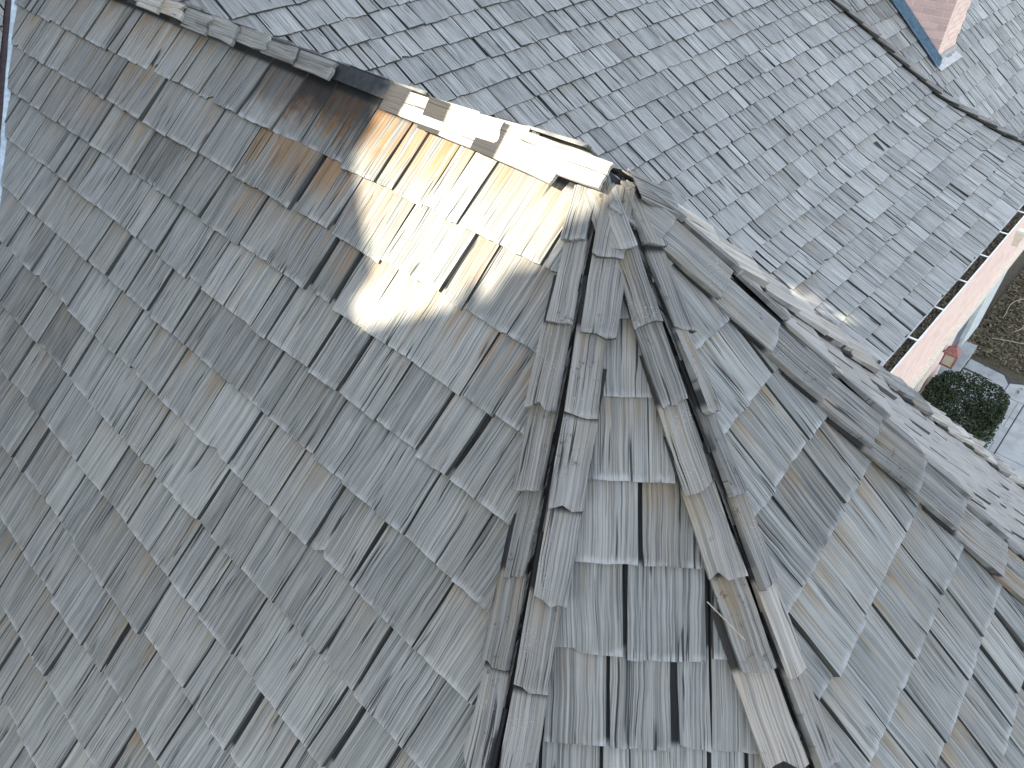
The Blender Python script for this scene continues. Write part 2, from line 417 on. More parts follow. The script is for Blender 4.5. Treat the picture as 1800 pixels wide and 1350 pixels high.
def styleA(rng, u, v):
    U = u * mu
    t = rng.gauss(.54, .13); h = max(0, rng.gauss(.38, .34)); tan_ = 0; soot = 0
    if v < .95 and .35 < U < 2.0:                                 # below the missing ridge boards
        k = max(0, 1 - abs(U - 1.2) / .85)
        if v < .45: soot = max(0, min(1, rng.gauss(1.0, .2))) * min(1, max(0, 1.25 - abs(U - 1.45) / .45)); tan_ = k * rng.uniform(.9, 1.6)
        else: tan_ = k * rng.uniform(0, .8)
        t -= (.30 if v < .45 else .12) * k; h += .3 * k
    elif v < .95 and U <= .35: h += .25; tan_ = rng.uniform(0, .55); t += .08
    elif v < .9 and U > 2.0: h += .35; t -= .06; tan_ = rng.uniform(0, .3)
    if U < 1.2 and v > .8: t += .04
    if rng.random() < .05: t += .2
    if rng.random() < .04: t -= .18
    return (t, h, tan_, soot)
r1 = random.Random(11)
eA = .25
lay(A, decks['A'], M_SHAKE, [.372 + .2475 * k for k in range(16)], lambda vb: (min(mu * -1.8, mu * 5.6), max(mu * -1.8, mu * 5.6)), r1, style=styleA, limit=330, cols=7)
r2 = random.Random(5)
t0 = .20873 * 2.356653; eB = .25
def styleB(rng, u, v):
    t = rng.gauss(.54, .13); h = max(0, rng.gauss(.5, .3))
    return (t, h, 0, 0)
lay(SL['B'], decks['B'], M_SHAKE, [t0 + eB * k for k in range(-1, 9)], lambda vb: (-1.6, 1.6), r2, style=styleB, mean=.175, cols=7, gap=(.005, .018), tb=.011)
def styleC(rng, u, v): return (rng.gauss(.55, .13), max(0, rng.gauss(.85, .3)), 0, 0)
lay(SL['C'], decks['C'], M_SHAKE, [.37 + .25 * k for k in range(14)], lambda vb: (-3, 3), random.Random(21), style=styleC, mean=.165, cols=7, gap=(.005, .018))
def styleD(rng, u, v): return (rng.gauss(.62, .13), max(0, rng.gauss(.5, .25)), 0, 0)
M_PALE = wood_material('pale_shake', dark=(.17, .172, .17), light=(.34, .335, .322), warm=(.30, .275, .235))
lay(SL['D'], decks['D'], M_PALE, [.30 + .25 * k for k in range(23)], lambda vb: (-4, 4), random.Random(31), style=styleD, mean=.17, cols=4, gap=(.002, .007), tb=.016)

# hip cover boards
def in2(k, d2, other):
    p = np.array([-d2[1], d2[0]]); return p if p @ other > 0 else -p
M_BAT = plain("hip_batten", (.018, .017, .016), .9, .3, 40)  # blackened to paint the shade in the gaps between cover boards
def make_hip(kl, kr, hd, nmax, seed, wl=.115, wr=.115, stl=None, mats=None, length=2.6, startl=.27, startr=.31, e=.262, gap=.008):
    rng = random.Random(seed)
    p = APEX + hd * .05; q = APEX + hd * length
    side = np.cross(hd, ZUP); side /= np.linalg.norm(side); nn = np.cross(side, hd); nn = nn if nn[2] > 0 else -nn
    hb = MB().box((p + q) / 2 + nn * .006, (hd, side, nn), ((length - .05) / 2, .012, .012)).build("hip", M_BAT, wing)
    for k, st, wd in ((kl, startl, wl), (kr, startr, wr)):
        d2 = h2(k, hd); o = h2(k, HAB if (k == 'B' and hd is HBC) else HBC if (k == 'B') else HCD if (k == 'C' and hd is HBC) else HBC if k == 'C' else HDE if (k == 'D' and hd is HCD) else HCD) if k in 'BCD' else np.array([mu * 1.0, .4] if k == 'A' else [0, 1.0])
        if k == 'E': o = np.array(EE.uv(RTOP))
        iw = in2(k, d2, o)
        capline(SL[k], hb, "hip_cap", M_CAP, (0, 0), d2, iw, 0, nmax, rng, wd=wd, e=e, start=st, style=stl, mats=mats, inner=gap)
    return hb
def pale(p): return lambda rng, t: M_CAPW if rng.random() < p else M_CAP
make_hip('A', 'B', HAB, 11, 41, wl=.085, wr=.097, mats=pale(0), gap=-.004)
make_hip('B', 'C', HBC, 11, 43, wl=.10, wr=.082, mats=lambda r, t: M_CAPW if 1.62 < t < 1.86 else M_CAP, gap=-.004)
make_hip('C', 'D', HCD, 14, 47, wl=.13, wr=.12, length=3.8, mats=pale(.0), gap=.004)
make_hip('D', 'E', HDE, 24, 53, wl=.15, wr=.14, length=6, mats=pale(.7), gap=.002, e=.28)

# ridge cover boards; their butts point to the hipped end
rngR = random.Random(61)
rp = APEX + RD * .0; rq = APEX + RD * (tR + .3)
ridge = MB().box((rp + rq) / 2 + ZUP * .004, (RD, np.cross(ZUP, RD), ZUP), ((tR + .3) / 2, .016, .014)).build("ridge", M_BAT, wing)
def styleR(rng, t): return (rng.gauss(.58, .14), max(0, rng.gauss(.3, .25)), 0, 0)
def ridge_row(k, skip, seed, wd, bs=.044, tl_=.010, mt=None):
    s = SL[k]; m_ = 1 if (RD @ s.c) > 0 else -1; rng = random.Random(seed)
    U0 = tR + .2                                                         # boards start at the far end and run towards the hips
    capline(s, ridge, "ridge_cap", M_CAP, (m_ * U0, 0), (-m_ * 1.0, 0), (0, 1.0), 1, int((U0 + .13) / .25) + 1, rng, wd=lambda t: wd * (1 if U0 - t < 1.3 else .70), e=.25, ln=.40, tb=.013, base=lambda t: bs + .034 * max(0, min(1, (.50 - (U0 - t)) / .5)), tilt=tl_, toff=.3, cupk=0.0, liftp=.08, rotk=.010,
            skip=lambda t: skip(U0 - t) or U0 - t < -.18, style=styleR, mats=mt or (lambda r, t: M_CAPW if U0 - t < 1.0 or r.random() < .3 else M_CAP), start=(U0 + .115) % .25, inner=.002, jit=.02, cols=5)  # boards near the hipped end take paler wood, painting in the sunlit patch
ridge_row('A', lambda U: 0.83 < U < 1.26, 67, .112)
ridge_row('E', lambda U: U < .02, 71, .08, .010, .0, lambda r, t: M_CAP)
# bared strip where two ridge boards are gone: felt and a metal strip
s = A
q = [(mu * .95, -.012), (mu * 1.70, -.012), (mu * 1.70, .06), (mu * .95, .06)]
felt = slab(A, q if mu > 0 else q[::-1], ridge, "felt_strip", M_FELT, .034, .028)

# valley flashing, left edge of the picture: painted metal with bare centre rib
def paint_material():
    m, t, b = newmat("flaking_brown_paint"); g = NT(t); tc = g.n('ShaderNodeNewGeometry')
    n1 = g.noise(tc.outputs['Position'], 9, 5, .6)
    c = g.mix(g.mr(g.noise(tc.outputs['Position'], 30, 3), .35, .65), (.045, .026, .03), (.075, .042, .048))
    c = g.mix(g.mr(n1, .66, .69), c, (.33, .42, .48))
    t.links.new(c, b.inputs['Base Color']); b.inputs['Roughness'].default_value = .6; return m
M_PAINT = paint_material()
vfl = None
if True:
    side_a = -A.c * mu; V0 = VAL - vd * 1.4; V1 = VAL + vd * 3.2
    nAu = A.n; nPu = PM.n
    aw = np.cross(nAu, vd); aw /= np.linalg.norm(aw); aw = aw if aw @ (A.c * -mu) > 0 else -aw
    pw = np.cross(nPu, vd); pw /= np.linalg.norm(pw); pw = pw if pw @ (-CON) > 0 else -pw
    rib = .022
    def row(Q):
        n_ = nAu + nPu; n_ /= np.linalg.norm(n_)
        return [Q + pw * .22 + nPu * .002, Q + pw * .016 + nPu * .004, Q + n_ * (rib + .02), Q + aw * .016 + nAu * .004, Q + aw * .22 + nAu * .002]
    N = 12; Vv = []
    for i in range(N + 1): Vv += row(V0 + (V1 - V0) * i / N)
    F = [(i * 5 + j, i * 5 + j + 1, (i + 1) * 5 + j + 1, (i + 1) * 5 + j) for i in range(N) for j in range(4)]
    vfl = mesh("valley_flashing", Vv, F, M_PAINT, wing)
    rb = MB()
    n_ = nAu + nPu; n_ /= np.linalg.norm(n_)
    rr = random.Random(3); pts = []
    Vv = []; NB = 46
    for i in range(NB + 1):
        Q = V0 + (V1 - V0) * i / NB
        Vv += [Q + pw * (.022 + rr.uniform(0, .006)) + n_ * .016, Q + n_ * (rib + .030), Q + aw * (.026 + rr.uniform(0, .016)) + n_ * .014]
    F = [(i * 3 + j, i * 3 + j + 1, (i + 1) * 3 + j + 1, (i + 1) * 3 + j) for i in range(NB) for j in range(2)]
    mesh("bare_rib", Vv, F, M_ZINC, vfl)

# ------------------------------------------------------------------ main roof behind
Z_EAVE = -4.168 + CAM_Z; S_EAVE = 4.575
main = empty("main_roof", sc(3.0, 7.0, 0), "large grey cedar shake roof behind the wing, falling to a gutter at the right", "roof")
uR, vR = PM.uv(RTOP)
vE = P_BRK + (S_EAVE + SO - S_BRK) * math.sqrt(1 + P_FL ** 2)
# edge on the far side: (c, s) of the raised verge
VERGE = [(8.55, -.3), (8.98, 1.39), (9.27, 2.46), (9.47, 3.12), (9.80, 3.93), (10.05, 4.27), (10.30, 4.60)]
def vs_of_s(s): return s * math.sqrt(1 + P_PITCH ** 2) if s <= S_BRK else P_BRK + (s - S_BRK) * math.sqrt(1 + P_FL ** 2)
VG = [(c + CO, vs_of_s(s + SO)) for c, s in VERGE]
def verge_u(v):
    for (c0, v0), (c1, v1) in zip(VG, VG[1:]):
        if v <= v1: return c0 + (c1 - c0) * (v - v0) / (v1 - v0)
    return VG[-1][0]
pe = h2('E', ve); ved = np.array([ve @ CON, ve @ PM.f]); ved /= np.linalg.norm(ved)
def vale_u(v): return uR + ved[0] / ved[1] * (v - vR) if v > vR else uR
v_top = -1.2
rows = [v_top + (P_BRK - v_top) * i / 8 for i in range(9)] + [P_BRK + (vE - P_BRK) * i / 3 for i in range(1, 4)]
Vv = []
for v in rows: Vv += [PM.at(vale_u(v) - .15, v, -.03), PM.at(verge_u(v), v, -.03)]
F = [(2 * i, 2 * i + 1, 2 * i + 3, 2 * i + 2) for i in range(len(rows) - 1)]
Vb = [v - ZUP * .12 for v in Vv]; n = len(Vv)
F += [tuple(n + j for j in f[::-1]) for f in F] + [(2 * i + 1, n + 2 * i + 1, n + 2 * i + 3, 2 * i + 3) for i in range(len(rows) - 1)] + [(2 * len(rows) - 2, 2 * len(rows) - 1, n + 2 * len(rows) - 1, n + 2 * len(rows) - 2)]
deckP = mesh("roof_slope", Vv + Vb, F, M_DECK, main)
PM.keep((uR, vR), (uR + ved[0], vR + ved[1]), (uR + 5, vR + .5))
a_, b_ = VG[1], VG[3]
PM.keep(VG[0], VG[2], (5, 2)) 
PM2 = PM.L.pop()
def styleP(rng, u, v):
    t = rng.gauss(.52, .12); h = max(0, rng.gauss(.30, .28))
    if rng.random() < .05: t += .2
    return (t, h, 0, 0)
vsP = [vE + .02 - .25 * k for k in range(0, 27)]
vsP = [v for v in vsP if v > -1.0]
class Cl: pass
lay(PM, deckP, M_FAR, vsP, lambda vb: (vale_u(vb) - .2, verge_u(vb) - .06), random.Random(77), style=styleP, mean=.15, cols=4, limit=300, first_v=-1.4, near=lambda P: seen(P, 160), tb=.020, gap=(.008, .022))
# left of the valley: the sliver of main roof at the picture's left edge
PL = Slope(VAL, 315 * D + YAW, P_PITCH, CON)
vl = np.array([vd @ CON, vd @ PL.f]); vl /= np.linalg.norm(vl)
PL.keep((-.075, 0), (-.075 + vl[0], vl[1]), (-2, 0))
polyL = [(-.02 - vl[0] / vl[1] * 1.2 * 1, -1.2), (-.02 + vl[0] / vl[1] * 3.0, 3.0), (-2.2, 3.0), (-2.2, -1.2)]
deckL = slab(PL, polyL, main, "roof_slope", M_DECK)
lay(PL, deckL, M_FAR, [-.9 + .25 * k for k in range(16)], lambda vb: (-1.6, 1.6), random.Random(78), style=styleP, cols=5, near=lambda P: seen(P, 300), first_v=-1.4)

# verge boards on the main roof's far edge (double row of overlapping covers)
rv = random.Random(91)
verge = MB()
for (c0, v0), (c1, v1) in zip(VG, VG[1:]):
    p, q = PM.at(c0, v0, .012), PM.at(c1, v1, .012); d = q - p; L = np.linalg.norm(d); d /= L; sd = np.cross(d, ZUP); sd /= np.linalg.norm(sd); nn = np.cross(sd, d)
    verge.box((p + q) / 2, (d, sd, nn), (L / 2 + .004, .03, .03))
vg = verge.build("verge_batten", M_BAT, main)
v = VG[0][1] + .3; k = 0
while v < VG[-1][1] + .2:
    u = verge_u(v); u2 = verge_u(v - .3)
    d2 = np.array([u - u2, .3]); d2 /= np.linalg.norm(d2); iw = np.array([-d2[1], d2[0]]); iw = iw if iw[0] < 0 else -iw
    bp = board(rv, .10 + rv.gauss(0, .012), .42, .022, .006, .02, 3, rough=.006, lift=rv.uniform(0, .015))
    x0 = rv.uniform(0, 50); polys = []
    for p in bp: polys.append([(u + d2[0] * (-d) + iw[0] * (x - .06), v + d2[1] * (-d) + iw[1] * (x - .06), w + .05, x + x0, q[3] if len(q) > 3 else d) for q in p for x, d, w in (q[:3],)])
    Vv, F, S = gather(polys, PM.at); z = rv.uniform(0, 30)
    mesh("verge_cap", Vv, F, M_CAP, vg, attrs=([(a, b, z) for a, b in S], [(rv.gauss(.42, .15), .8, .1, 0)] * len(Vv)))
    v += .27 + rv.gauss(0, .02)

# ------------------------------------------------------------------ rear roof with the chimney
Q_PITCH = .80; CH = sc(2.55, 10.85, -3.52 + CAM_Z)          # foot of the chimney's near corner
rear = empty("rear_roof", sc(2.5, 12, 0), "farther cedar shake roof at the upper right, around the brick chimney", "roof")
PR = Slope(CH, 315 * D + YAW, Q_PITCH, CON)
deckR = slab(PR, [(-2.6, -3.2), (-2.6, 2.6), (9, 2.6), (9, -3.2)], rear, "roof_slope", M_DECK)
CW1, CW2 = 1.25, .74
kq = math.sqrt(1 + Q_PITCH ** 2)
def in_chim(u, v): return .02 < u < CW2 - .02 and -CW1 * kq + .05 < v - .12 < -.05 and False
lay(PR, deckR, M_FAR, [-2.9 + .25 * k for k in range(22)], lambda vb: (-2.2, 8.6), random.Random(79), style=styleP, mean=.15, cols=4, limit=300, first_v=-4, near=lambda P: seen(P, 130), tb=.020, gap=(.008, .022))

# chimney
def brick_material(name, base, var=.3):
    m, t, b = newmat(name); g = NT(t); oi = g.n('ShaderNodeObjectInfo'); tc = g.n('ShaderNodeNewGeometry')
    n1 = g.noise(tc.outputs['Position'], 22, 5, .65); n2 = g.noise(tc.outputs['Position'], 160, 3, .6)
    k = g.m('ADD', g.m('MULTIPLY', oi.outputs['Random'], .6), g.m('MULTIPLY', n1, .5), clamp=True)
    c = g.mix(k, tuple(x * (1 - var) for x in base), tuple(min(1, x * (1 + var)) for x in base))
    c = g.mix(g.m('MULTIPLY', g.mr(n2, .5, .75), .35), c, tuple(min(1, x * 1.7 + .05) for x in base))
    t.links.new(c, b.inputs['Base Color']); b.inputs['Roughness'].default_value = .9; b.inputs['Specular IOR Level'].default_value = .2
    t.links.new(g.bump(n2, .5, .004), b.inputs['Normal']); return m
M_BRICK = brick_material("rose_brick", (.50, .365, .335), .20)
M_BRICK_LIT = brick_material("rose_brick_lit", (.68, .52, .45), .10)  # rose brick again, its colour lightened to paint the brighter right face
M_MORTAR = plain("mortar", (.62, .58, .53), .95, .12, 60, .002)
chim = empty("chimney", CH, "rose brick chimney rising from the farther roof at the top edge", "chimney")
ctop = 1.9
c0 = CH + DN * -CW1 / 2 + CON * CW2 / 2
MB().box(c0 + ZUP * (ctop / 2 - .9), (DN, CON, ZUP), (CW1 / 2 - .006, CW2 / 2 - .006, ctop / 2 + .9)).build("mortar_core", M_MORTAR, chim)
rb_ = random.Random(5); bl, bh, jt = .27, .070, .017
def brick(name, cen, ax, hx, mat, par):
    V, F = box_vf(cen, ax, hx); return mesh(name, V, F, mat, par)
for j in range(-14, 24):
    z = CH[2] + j * (bh + jt) + bh / 2
    if z > CH[2] + ctop: break
    # left face (towards the camera's left), running along DN
    x = -CW1 + (0 if j % 2 else -(bl + jt) / 2)
    while x < 0:
        a0, a1 = max(x, -CW1), min(x + bl, 0)
        if a1 - a0 > .03:
            zroof = CH[2] - Q_PITCH * a1
            if z + bh / 2 > zroof - .02:
                cen = CH + DN * (a0 + a1) / 2 + CON * .012; cen[2] = z
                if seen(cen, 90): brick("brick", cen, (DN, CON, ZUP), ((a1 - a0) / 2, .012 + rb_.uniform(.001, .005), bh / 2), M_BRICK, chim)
        x += bl + jt
    # right face, running along CON
    x = 0 if j % 2 else -(bl + jt) / 2
    while x < CW2 and j >= -1:
        a0, a1 = max(x, 0), min(x + bl, CW2)
        if a1 - a0 > .03:
            cen = CH + CON * (a0 + a1) / 2 - DN * .012; cen[2] = z
            if seen(cen, 90): brick("brick", cen, (DN, CON, ZUP), (.012 + rb_.uniform(.003, .006), (a1 - a0) / 2 - (.011 if a0 == 0 else 0), bh / 2), M_BRICK_LIT, chim)
        x += bl + jt
M_FLASH = plain("blue_grey_flashing", (.10, .17, .235), .5, .22, 12, spec=.45)
M_LEAD = plain("lead_apron", (.36, .37, .38), .6, .15, 18)
# step flashing on the left face: strip up the wall and strip on the roof
f0 = CH + DN * .03 - CON * .02; fu = (DN - ZUP * Q_PITCH) / kq
fl = MB()
fl.add([f0 + PR.n * .03 + fu * .06, f0 + PR.n * .03 + fu * (-1.7), f0 + PR.n * .03 + fu * (-1.7) + ZUP * .16, f0 + PR.n * .03 + fu * .06 + ZUP * .12], [(0, 1, 2, 3)])
fl.add([f0 + PR.n * .03 + fu * .06, f0 + PR.n * .03 + fu * (-1.7), f0 + PR.n * .05 + fu * (-1.7) - CON * .10, f0 + PR.n * .05 + fu * .06 - CON * .10], [(3, 2, 1, 0)])
fl.build("side_flashing", M_FLASH, chim)
a0 = CH + DN * .022; ap = MB()
ap.add([a0 - CON * .04 + ZUP * .11, a0 + CON * (CW2 + .04) + ZUP * .11, a0 + CON * (CW2 + .04) + ZUP * .02, a0 - CON * .04 + ZUP * .02, a0 + CON * (CW2 + .06) + fu * .13 + PR.n * .045, a0 - CON * .06 + fu * .13 + PR.n * .045], [(3, 2, 1, 0), (5, 4, 2, 3)])
ap.build("apron_flashing", M_LEAD, chim)

# ------------------------------------------------------------------ gutter
M_WHITE = plain("white_paint", (.78, .80, .80), .5, .06, 20)
M_CREAM = plain("cream_paint", (.66, .61, .52), .6, .08, 20)
M_DEBRIS = plain("rotted_leaves", (.030, .032, .024), .95, .6, 55, .01)
gut = empty("gutter", sc(S_EAVE + .05, 8, Z_EAVE - .1), "white eaves gutter full of dark leaf litter, with white strap hangers", "gutter")
g0, g1 = 4.2, 10.7
prof = [(-.005, -.02), (-.005, -.115), (.060, -.115), (.083, -.055), (.083, -.02), (.098, -.016), (.096, -.028), (.089, -.03), (.089, -.058), (.065, -.122), (-.010, -.122), (-.010, -.02)]
Vv = [sc(S_EAVE + .03 + x, c, Z_EAVE + z) for c in (g0, g1) for x, z in prof]; m_ = len(prof)
F = [(i, (i + 1) % m_, m_ + (i + 1) % m_, m_ + i) for i in range(m_)] + [tuple(range(m_))[::-1], tuple(range(m_, 2 * m_))]
mesh("trough", Vv, F, M_WHITE, gut)
dv = random.Random(8); NB = 260; Vv = []; 
for i in range(NB + 1):
    c = g0 + .02 + (g1 - g0 - .04) * i / NB
    for x in (-.004, .02, .04, .06, .078): Vv.append(sc(S_EAVE + .03 + x, c, Z_EAVE - .066 + dv.uniform(-.010, .012) + (.006 if .01 < x < .07 else 0)))
F = [(i * 5 + j, i * 5 + j + 1, (i + 1) * 5 + j + 1, (i + 1) * 5 + j) for i in range(NB) for j in range(4)]
tag(mesh("leaf_litter", Vv, F, M_DEBRIS, gut), kind='stuff')
for k in range(10):
    c = 4.62 + .655 * k
    MB().box(sc(S_EAVE + .074, c, Z_EAVE - .012), (DN, CON, ZUP), (.048, .009, .004)).build("strap", M_WHITE, gut)
# outlet box with its elbow near the right edge
MB().box(sc(S_EAVE + .19, 8.32, Z_EAVE - .16), (DN, CON, ZUP), (.05, .05, .05)).box(sc(S_EAVE + .19, 8.32, Z_EAVE - .26), (DN, CON, ZUP), (.035, .035, .049)).build("downspout_elbow", M_CREAM, gut)

# ------------------------------------------------------------------ brick wall with porch openings under the gutter
wall = empty("house_wall", sc(S_EAVE, 8.5, 0), "pale salmon brick house wall with porch openings under the white gutter", "wall")
WT = .34; sw = S_EAVE + .0
def wbox(name, c0, c1, z0, z1, mat, s0=None, s1=None, par=None):
    s1 = sw if s1 is None else s1; s0 = sw - WT if s0 is None else s0
    return MB().box(sc((s0 + s1) / 2, (c0 + c1) / 2, (z0 + z1) / 2), (DN, CON, ZUP), ((s1 - s0) / 2, (c1 - c0) / 2, (z1 - z0) / 2)).build(name, mat, par or wall)
def wall_material():
    m, t, b = newmat("pale_salmon_wall"); g = NT(t); tc = g.n('ShaderNodeNewGeometry')
    sp = g.n('ShaderNodeVectorMath', operation='DOT_PRODUCT'); t.links.new(tc.outputs['Position'], sp.inputs[0]); sp.inputs[1].default_value = tuple(CON)
    s3 = g.n('ShaderNodeSeparateXYZ'); t.links.new(tc.outputs['Position'], s3.inputs[0])
    br = g.n('ShaderNodeTexBrick'); t.links.new(g.xyz(sp.outputs['Value'], s3.outputs[2], 0.0), br.inputs['Vector'])
    br.inputs['Color1'].default_value = (.64, .43, .36, 1); br.inputs['Color2'].default_value = (.72, .53, .45, 1); br.inputs['Mortar'].default_value = (.68, .60, .54, 1)
    br.inputs['Scale'].default_value = 1.0; br.inputs['Brick Width'].default_value = .215; br.inputs['Row Height'].default_value = .073; br.inputs['Mortar Size'].default_value = .008
    n1 = g.noise(tc.outputs['Position'], 7, 5, .6)
    c = g.mix(g.mr(n1, .3, .7), br.outputs[0], g.mix(.5, br.outputs[0], (.78, .64, .58)))
    t.links.new(c, b.inputs['Base Color']); b.inputs['Roughness'].default_value = .9
    t.links.new(g.bump(g.m('SUBTRACT', 1.0, br.outputs[1]), .5, .006), b.inputs['Normal']); return m
M_WALL = wall_material()
zh = -5.85 + CAM_Z
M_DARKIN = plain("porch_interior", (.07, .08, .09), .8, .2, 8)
M_STONE = plain("pale_grey_render", (.50, .55, .55), .85, .12, 9)
wbox("upper_wall", 4.0, 13.0, zh, Z_EAVE - .13, M_WALL)
wbox("lintel_band", 4.0, 13.0, zh - .10, zh - .002, M_CREAM, s1=sw + .055)
wbox("pier", 7.95, 9.05, 0, zh - .102, M_WALL)
wbox("pier", 10.25, 11.25, 0, zh - .102, M_STONE)
wbox("pier", 4.0, 6.3, 0, zh - .102, M_WALL)
wbox("door_jamb", 7.78, 7.945, 0, zh - .104, M_STONE, s0=sw - .30, s1=sw - .02)
wbox("jamb_trim", 7.88, 7.946, 0, zh - .103, M_CREAM, s0=sw - .019, s1=sw + .02)
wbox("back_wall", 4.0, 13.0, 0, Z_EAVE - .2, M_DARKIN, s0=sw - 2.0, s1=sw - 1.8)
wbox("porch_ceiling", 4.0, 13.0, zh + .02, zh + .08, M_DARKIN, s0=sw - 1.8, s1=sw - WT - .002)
wbox("opening_shade_panel", 9.06, 10.24, .02, zh - .11, plain("opening_shade", (.10, .13, .16), .5, .15, 6), s0=sw - .12, s1=sw - .06)  # dark panel filling the open porch bay, painting in its shade

# lantern on the pier
M_COP = plain("copper_red_metal", (.20, .075, .07), .45, .35, 40, spec=.5)
M_PANE, tpn, bpn = newmat("dusty_pane"); bpn.inputs['Base Color'].default_value = (.55, .50, .42, 1); bpn.inputs['Roughness'].default_value = .25; bpn.inputs['Transmission Weight'].default_value = .35
LP = sc(S_EAVE + .16, 8.0, -6.02 + CAM_Z)
lan = empty("wall_lantern", LP, "copper red box lantern on the pale brick pier", "lantern")
hw, hh_ = .068, .09
cage = MB()
for a in (-1, 1):
    for b in (-1, 1): cage.box(LP + DN * a * hw + CON * b * hw, (DN, CON, ZUP), (.009, .009, hh_))
for z in (-hh_, hh_): 
    for a in (-1, 1):
        cage.box(LP + DN * a * hw + ZUP * z, (DN, CON, ZUP), (.011, hw + .012, .010)); cage.box(LP + CON * a * hw + ZUP * z, (DN, CON, ZUP), (hw - .012, .0105, .0095))
cage.build("cage", M_COP, lan)
for a in (-1, 1):
    MB().box(LP + DN * a * hw, (DN, CON, ZUP), (.003, hw - .010, hh_ - .012)).build("pane", M_PANE, lan)
    MB().box(LP + CON * a * hw, (DN, CON, ZUP), (hw - .010, .003, hh_ - .012)).build("pane", M_PANE, lan)
MB().box(LP - ZUP * (hh_ + .013), (DN, CON, ZUP), (hw, hw, .004)).build("base_plate", M_COP, lan)
rt = LP + ZUP * (hh_ + .012); e_ = hw + .022
MB().add([rt + DN * a * e_ + CON * b * e_ for a, b in ((-1, -1), (1, -1), (1, 1), (-1, 1))] + [rt + ZUP * .085 + DN * a * .02 + CON * b * .02 for a, b in ((-1, -1), (1, -1), (1, 1), (-1, 1))],
         [(3, 2, 1, 0), (4, 5, 6, 7), (0, 1, 5, 4), (1, 2, 6, 5), (2, 3, 7, 6), (3, 0, 4, 7)]).build("lantern_roof", M_COP, lan)
MB().tube([rt + ZUP * (.135 + .055 * math.cos(t)) + CON * .055 * math.sin(t) for t in np.linspace(0, 2 * math.pi, 16, endpoint=False)], .006, 6, True).build("ring", M_COP, lan)
MB().box(LP - DN * .107 + ZUP * .06, (DN, CON, ZUP), (.043, .015, .012)).box(LP - DN * .154 + ZUP * .05, (DN, CON, ZUP), (.005, .05, .10)).build("bracket", M_COP, lan)

# ------------------------------------------------------------------ ground, paving, planting
def ground_material():
    m, t, b = newmat("mulch_and_litter"); g = NT(t); tc = g.n('ShaderNodeNewGeometry')
    n1 = g.noise(tc.outputs['Position'], 5, 5, .65); n2 = g.noise(tc.outputs['Position'], 60, 4, .7)
    c = g.mix(g.mr(n2, .35, .68), (.025, .021, .016), (.125, .10, .07)); c = g.mix(g.mr(n1, .45, .65), c, g.mix(n2, (.028, .03, .016), (.115, .11, .055)))
    t.links.new(c, b.inputs['Base Color']); b.inputs['Roughness'].default_value = .95; t.links.new(g.bump(n2, .8, .03), b.inputs['Normal']); return m
Vv = []; NG = 60
for i in range(NG + 1):
    for j in range(NG + 1):
        a = (i / NG * 2 - 1); b = (j / NG * 2 - 1); x = math.copysign(abs(a) ** 3, a) * 400 + 7; y = math.copysign(abs(b) ** 3, b) * 400 + 9
        Vv.append((x, y, -.03))
F = [(i * (NG + 1) + j, (i + 1) * (NG + 1) + j, (i + 1) * (NG + 1) + j + 1, i * (NG + 1) + j + 1) for i in range(NG) for j in range(NG)]
tag(mesh("ground", Vv, F, ground_material(), loc=np.array([0, 0, 0.0])), kind='structure')
def concrete(name, col):
    m, t, b = newmat(name); g = NT(t); tc = g.n('ShaderNodeNewGeometry')
    n1 = g.noise(tc.outputs['Position'], 3.5, 6, .65); n2 = g.noise(tc.outputs['Position'], 90, 3, .6)
    c = g.mix(g.mr(n1, .32, .62), tuple(x * .72 for x in col), col); c = g.mix(g.m('MULTIPLY', g.mr(n2, .4, .7), .25), c, tuple(x * .6 for x in col))
    t.links.new(c, b.inputs['Base Color']); b.inputs['Roughness'].default_value = .85; t.links.new(g.bump(n2, .3, .003), b.inputs['Normal']); return m
M_CON = concrete("grey_concrete", (.30, .325, .335)); M_CON2 = concrete("pale_path_concrete", (.35, .375, .385)); M_JOINT = plain("joint_dirt", (.05, .05, .05), .95, .3, 30)
def flat(name, poly, z0, z1, mat, parent=None):
    top = [sc(s, c, z1) for s, c in poly]; bot = [sc(s, c, z0) for s, c in poly]; n = len(poly)
    F = [tuple(range(n)), tuple(range(2 * n - 1, n - 1, -1))] + [(i, n + i, n + (i + 1) % n, (i + 1) % n) for i in range(n)]
    return mesh(name, top + bot, F, mat, parent)
base = tag(flat("path", [(S_EAVE - 1.7, 3.5), (9.5, 3.5), (9.5, 10.02), (5.60, 10.22), (5.31, 10.27), (4.78, 10.34), (4.78, 10.48), (S_EAVE - 1.7, 10.48)], -.10, -.006, M_JOINT), kind='structure')
def paver(poly, z, mat): return flat("slab", poly, -.004, z, mat, base)
paver([(S_EAVE - 1.69, 3.51), (4.765, 3.51), (4.765, 10.47), (S_EAVE - 1.69, 10.47)], .15, M_CON)
paver([(4.78, 10.0), (5.19, 9.96), (5.225, 9.90), (5.225, 3.5), (5.405, 3.5), (5.405, 10.03), (5.29, 10.21), (4.78, 10.28)], .004, M_CON)
